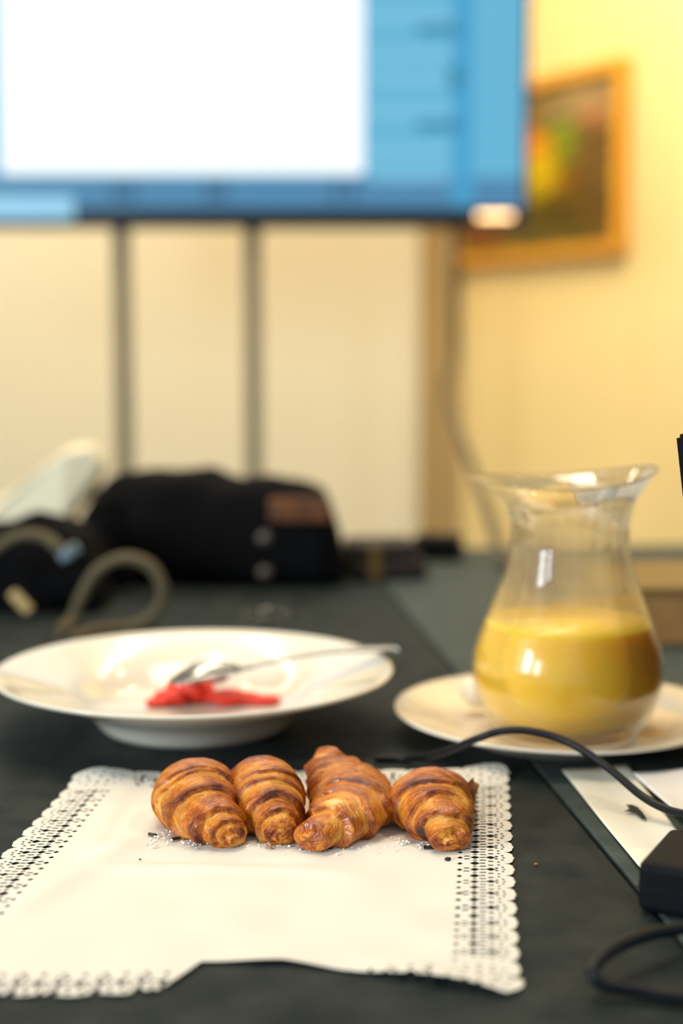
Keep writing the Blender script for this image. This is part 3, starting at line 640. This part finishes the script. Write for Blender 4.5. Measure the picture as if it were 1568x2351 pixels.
# ---------------------------------------------------------------- papers, cable, adapter
M_sheet = mat('cream_paper', lin(236, 226, 196), 0.6, noise=(14, lin(240, 236, 222), 0.2))
def sheet(name, q4, z0, m, label, cat, nx=24, wav=0.0015, seed=1, th=0.0004):
    a_, b_, c_, d_ = q4; vs, fs = [], []
    for j in range(nx+1):
        for i in range(nx+1):
            u, v = i/nx, j/nx; p = (a_.lerp(b_, u)).lerp(d_.lerp(c_, u), v)
            vs.append((p.x, p.y, z0 + wav*(0.5+0.5*sin(seed+u*5+v*3)*cos(v*4-u*2))))
    n = len(vs); vs += [(x, y, z-th) for x, y, z in vs]
    for j in range(nx):
        for i in range(nx):
            q = j*(nx+1)+i; fs.append((q, q+nx+1, q+nx+2, q+1)); fs.append((n+q, n+q+1, n+q+nx+2, n+q+nx+1))
    for i in range(nx):
        for q, r_ in ((i, i+1), ((nx)*(nx+1)+i+1, nx*(nx+1)+i), ((i+1)*(nx+1), i*(nx+1)), (i*(nx+1)+nx, (i+1)*(nx+1)+nx)): fs.append((q, r_, n+r_, n+q))
    return tag(pyobj(name, vs, fs, m), label, cat)
s1_ = sheet('paper_sheet', (at(1290, 1777), at(1440, 1762), at(1660, 2060), at(1492, 2030)), 0.0012, M_sheet, 'cream paper with a small black bird mark, right of the table seam', 'paper')
mk = [(1433, 1849), (1452, 1853), (1462, 1851), (1455, 1846), (1446, 1843), (1462, 1845), (1472, 1851), (1480, 1861), (1492, 1872), (1483, 1881), (1474, 1877), (1462, 1866), (1450, 1860), (1440, 1862), (1432, 1861), (1442, 1857)]
slab('bird_mark', [at(x, y, 0.0031) for x, y in [(1432, 1863), (1447, 1857), (1437, 1847), (1451, 1847), (1463, 1852), (1476, 1865), (1485, 1881), (1474, 1879), (1459, 1866), (1446, 1863)]], 0.0029, 0.0031, mat('black_ink', (0.01, 0.012, 0.01, 1), 0.6), s1_)
s2_ = sheet('paper_napkin', (at(1452, 1780, 0.003), at(1630, 1765, 0.003), at(1680, 1900, 0.003), at(1600, 1915, 0.003)), 0.0042, mat('white_napkin', lin(250, 244, 238), 0.8), 'white napkin lying over the far edge of the cream paper', 'napkin', seed=3, wav=0.001)
cb = [at(900, 1741, 0.003), at(962, 1739, 0.003), at(1010, 1731, 0.008), (at(1090, 1697, 0).x*0.9, 0.805, 0), (0, 0, 0)]
def pz(px, py, y): return aty(px, py, y)
tipc = aty(1561, 1001, 0.70); hz = 0.0065; hx_ = tipc.x + (tipc.z-hz)*0.117
cpts = [at(860, 1742, 0.0028), at(930, 1742, 0.0028), pz(1000, 1733, 0.835), pz(1090, 1698, 0.812), pz(1150, 1679, 0.806), pz(1215, 1678, 0.80), pz(1300, 1702, 0.79), pz(1390, 1758, 0.772), pz(1470, 1825, 0.752), pz(1530, 1858, 0.738), pz(1585, 1872, 0.725), Vector((hx_-0.002, 0.715, 0.0125))]
tag(tube('laptop_cable', cpts, 0.0023, M_rubber, n=14), 'black cable arching in front of the carafe and over the papers', 'cable')
ad = thing('power_adapter', at(1530, 2080), 'black power adapter block on the table at the right edge', 'adapter')
AM = Matrix.Translation((0.1725, 0.630, 0)) @ Matrix.Rotation(radians(-28), 4, 'Z')
boxobj('casing', (0, 0, 0.0125), (0.060, 0.054, 0.024), M_black, ad, M=AM, bev=0.004, seg=4)
boxobj('casing_seam', (0, 0, 0.0125), (0.0604, 0.0544, 0.0008), M_rubber, ad, M=AM)
boxobj('plug_collar', (0.033, 0, 0.0125), (0.008, 0.014, 0.012), M_rubber, ad, M=AM, bev=0.002)
lp_ = [at(1750, 2095, 0.004), at(1650, 2112, 0.006), at(1568, 2131, 0.010), at(1490, 2145, 0.012), at(1410, 2178, 0.012), at(1366, 2216, 0.011), at(1362, 2240, 0.009), at(1392, 2262, 0.006), at(1470, 2276, 0.004), at(1580, 2292, 0.0035), at(1720, 2305, 0.0035)]
tag(tube('cable_loop', lp_, 0.0028, M_rubber, n=14), 'thick black cable bent in a loop at the lower right corner', 'cable')

# laptop just outside the right edge; the corner of its lid comes into view
lt = thing('laptop', (0.33, 0.80, 0), 'black laptop past the right edge, only a lid corner showing', 'laptop')
LM = Matrix.Translation((hx_, 0.70, 0)) @ Matrix.Rotation(radians(-21), 4, 'Z')      # local y runs along the hinge, away from the camera
vs = []; lean = (tipc.x-hx_)/cos(radians(21))
for yv in (0.0, 0.30):
    for (x, z) in ((0, 0.018), (lean, tipc.z), (lean+0.006, tipc.z+0.0007), (0.006, 0.018)): vs.append((x, yv, z))
bm = bmesh.new(); bv = [bm.verts.new(v) for v in vs]
for f in ((0, 1, 2, 3), (7, 6, 5, 4), (0, 4, 5, 1), (1, 5, 6, 2), (2, 6, 7, 3), (3, 7, 4, 0)): bm.faces.new([bv[i] for i in f])
bmesh.ops.bevel(bm, geom=list(bm.edges), offset=0.0018, segments=2, affect='EDGES'); bmesh.ops.transform(bm, matrix=LM, verts=bm.verts)
bmobj('lid', bm, M_black, lt, smooth=False)
boxobj('keyboard_base', (0.115, 0.15, 0.0115), (0.22, 0.30, 0.014), M_black, lt, M=LM, bev=0.002)
boxobj('hinge', (0.004, 0.15, 0.0170), (0.009, 0.2, 0.010), M_rubber, lt, M=LM, bev=0.002)
for fy in (0.03, 0.27):
    for fx in (0.02, 0.2): boxobj('foot', (fx, fy, 0.0023), (0.012, 0.012, 0.0045), M_rubber, lt, M=LM)

# ---------------------------------------------------------------- background things on the table
# black bag
def loft(name, prof, y0, y1, m, parent, seed, amp=0.003, round_=0.3, nx=60, ny=24):
    """prof: top heights (x, z) at mid depth; rounds off toward the front and back"""
    xs = np.linspace(prof[0][0], prof[-1][0], nx); top_ = np.interp(xs, [p[0] for p in prof], [p[1] for p in prof])
    vs, fs = [], []
    for i, x in enumerate(xs):
        e = min(i, nx-1-i)/(nx-1)*2; ex = min(1, math.sqrt(max(0, 1-(1-min(1, e/0.12))**2)))
        hh = top_[i]; yc = (y0+y1)/2; hd = (y1-y0)/2*(0.72+0.28*ex)
        for k in range(ny):
            th = 2*pi*k/ny; cc, ss = cos(th), sin(th); p_ = 4.0
            c2 = math.copysign(abs(cc)**(2/p_), cc); s2 = math.copysign(abs(ss)**(2/p_), ss)
            nz_ = amp*(sin(x*70+k*0.8+seed)+sin(x*41-k*1.3+seed*2))*0.5
            zz = 0.001 + (hh*(0.6+0.4*ex))*(0.5+0.5*s2); vs.append((x, yc+(hd+nz_)*c2, zz + (nz_ if s2 > 0.5 else 0)))
    for i in range(nx-1):
        for k in range(ny): fs.append((i*ny+k, i*ny+(k+1) % ny, (i+1)*ny+(k+1) % ny, (i+1)*ny+k))
    fs += [tuple(range(ny))[::-1], tuple(range((nx-1)*ny, nx*ny))]
    return pyobj(name, vs, fs, m, parent)
BY = 1.53
def bz(px, py): p = aty(px, py, BY+0.03); return (p.x, p.z)
bag = thing('camera_bag', (-0.13, BY+0.06, 0), 'black soft camera bag with a brown leather patch, behind the big plate', 'bag')
loft('bag_body', [bz(175, 1200), bz(215, 1135), bz(262, 1095), bz(330, 1086), bz(480, 1086), bz(515, 1102), bz(560, 1108), bz(620, 1100), bz(700, 1118), bz(745, 1135), bz(770, 1195), bz(792, 1250)], BY, BY+0.13, M_cloth, bag, 1)
loft('bag_flap', [bz(470, 1112), bz(520, 1106), bz(620, 1098), bz(700, 1114), bz(738, 1130), bz(752, 1150)], BY-0.006, BY+0.10, M_cloth, bag, 3, 0.001)
p0 = bz(622, 1180); p1 = bz(758, 1135)
boxobj('leather_patch', ((p0[0]+p1[0])/2, BY-0.010, (p0[1]+p1[1])/2-0.002), (p1[0]-p0[0], 0.006, 0.026), M_leather, bag, bev=0.002)['label'] = 'brown leather patch'
for py in (1237, 1317):
    c = aty(608, py, BY-0.008); bm = bmesh.new()
    bmesh.ops.create_cone(bm, cap_ends=True, segments=20, radius1=0.009, radius2=0.007, depth=0.005, matrix=Matrix.Translation(c) @ Matrix.Rotation(pi/2, 4, 'X'))
    bmobj('snap_button', bm, mat('dull_snap', lin(96, 84, 74), 0.4, metal=0.6), bag)
tube('shoulder_strap', [aty(250, 1150, BY-0.01), aty(200, 1190, BY-0.03), aty(240, 1260, BY-0.05), aty(300, 1330, BY-0.04), aty(250, 1350, BY-0.05)], 0.006, M_cloth, bag, n=8)
# pouch and clutter at left
pch = thing('black_pouch', aty(60, 1420, 1.36), 'black fabric pouch with metal clip at the left, beside the olive cord', 'pouch')
def bz2(px, py): p = aty(px, py, 1.42); return (p.x, p.z)
loft('pouch_body', [bz2(-230, 1350), bz2(-200, 1240), bz2(-60, 1215), bz2(20, 1200), bz2(90, 1180), bz2(150, 1195), bz2(200, 1215), bz2(230, 1290), bz2(245, 1360)], 1.37, 1.47, M_cloth, pch, 5, 0.004)
boxobj('metal_clip', (0, 0, 0), (0.022, 0.006, 0.012), mat('brushed_clip', lin(150, 165, 172), 0.3, metal=0.3), pch, M=Matrix.Translation(aty(158, 1268, 1.345)) @ Matrix.Rotation(radians(-30), 4, 'Y'), bev=0.003)
boxobj('tan_tag', (0, 0, 0), (0.026, 0.005, 0.011), mat('tan_leather_tag', lin(205, 170, 110), 0.5), pch, M=Matrix.Translation(aty(48, 1382, 1.335)) @ Matrix.Rotation(radians(48), 4, 'Y'), bev=0.003)
cord = [aty(-60, 1320, 1.33), aty(-20, 1270, 1.33), aty(40, 1232, 1.33), aty(100, 1232, 1.33), aty(140, 1262, 1.325)]
tag(tube('olive_cord', cord, 0.0055, M_olive, n=10), 'olive cord arching over the black pouch at the left edge', 'cord')
lpp = [at(130, 1452, 0.006), aty(165, 1425, 1.30), aty(188, 1370, 1.30), aty(225, 1310, 1.30), aty(285, 1282, 1.30), aty(345, 1300, 1.30), aty(374, 1355, 1.30), aty(358, 1405, 1.30), aty(310, 1438, 1.295), aty(240, 1446, 1.28), at(170, 1462, 0.006)]
tag(tube('coiled_cord', lpp, 0.0058, M_olive, n=10), 'olive grey cord standing in a round loop behind the big plate', 'cord')
# white crumpled napkin behind the pouch
nap = [aty(-160, 1230, 1.62), aty(-30, 1165, 1.62), aty(60, 1095, 1.62), aty(150, 1030, 1.62), aty(205, 1020, 1.64), aty(232, 1060, 1.64), aty(200, 1130, 1.64), aty(150, 1180, 1.62), aty(90, 1330, 1.62), aty(-160, 1330, 1.62)]
vs, fs = [], []; rg = random.Random(3); n = len(nap)
for dy in (0, 0.03, 0.06):
    for p in nap: vs.append((p.x + rg.uniform(-.004, .004), p.y+dy+rg.uniform(-.008, .008), max(0.002, p.z - (0.006 if dy != 0.03 else 0) + rg.uniform(-.003, .003))))
for L_ in range(2):
    for i in range(n): fs.append((L_*n+i, L_*n+(i+1) % n, (L_+1)*n+(i+1) % n, (L_+1)*n+i))
fs += [tuple(range(n)), tuple(range(2*n, 3*n))[::-1]]
tag(pyobj('paper_wrapping', vs, fs, mat('white_wrapping_paper', lin(240, 226, 192), 0.8), smooth=False), 'crumpled white paper standing behind the black pouch at the left', 'paper')
# small glass behind the plate
g = thing('small_glass', at(610, 1470), 'small clear glass peeking over the back rim of the big plate', 'glass')
gc = Vector((-0.0615, 1.145, 0.0003))
lathe('glass_wall', smooth_prof([(0.0001, 0), (0.015, 0), (0.0165, 0.002), (0.0195, 0.041), (0.0190, 0.0418), (0.0183, 0.041), (0.0150, 0.006), (0.0001, 0.0055)], 3), gc, M_glass, g, 48)
# brown pouch and black case right of the bag
wl = thing('brown_wallet', at(890, 1345), 'dark brown leather wallet lying right of the camera bag', 'wallet')
wc = aty(885, 1320, 1.60); WMx = Matrix.Translation((wc.x, 1.62, 0)) @ Matrix.Rotation(radians(8), 4, 'Z')
boxobj('lower_half', (0, 0, 0.0125), (0.085, 0.08, 0.022), M_dleather, wl, M=WMx, bev=0.005, seg=3)
boxobj('upper_half', (-0.004, 0.002, 0.0335), (0.078, 0.076, 0.018), M_dleather, wl, M=WMx, bev=0.006, seg=3)
boxobj('strap', (-0.018, -0.0395, 0.022), (0.012, 0.004, 0.040), M_olivew, wl, M=WMx, bev=0.001)
bc = aty(1005, 1262, 1.76); o = thing('black_case', (bc.x, 1.76, 0), 'small black case near the far table edge, behind the wallet', 'case')
CMx = Matrix.Translation((bc.x, 1.76, 0)) @ Matrix.Rotation(radians(-12), 4, 'Z')
boxobj('case_base', (0, 0, 0.0095), (0.062, 0.045, 0.018), M_black, o, M=CMx, bev=0.004, seg=3)
boxobj('case_lid', (0, 0, 0.0245), (0.060, 0.043, 0.012), M_black, o, M=CMx, bev=0.005, seg=3)
# low wooden box at the right
wb = thing('wooden_box', at(1560, 1475), 'low brown wooden box at the right edge behind the carafe', 'box')
f0 = at(1385, 1483); xr = f0.x + 0.34; yb = f0.y
boxobj('box_body', ((f0.x+xr)/2, yb+0.08, 0.0225), (xr-f0.x, 0.16, 0.044), M_wood, wb, bev=0.003)
boxobj('box_lid', ((f0.x+xr)/2, yb+0.08, 0.0485), (xr-f0.x+0.004, 0.164, 0.007), M_olivew, wb, bev=0.002)
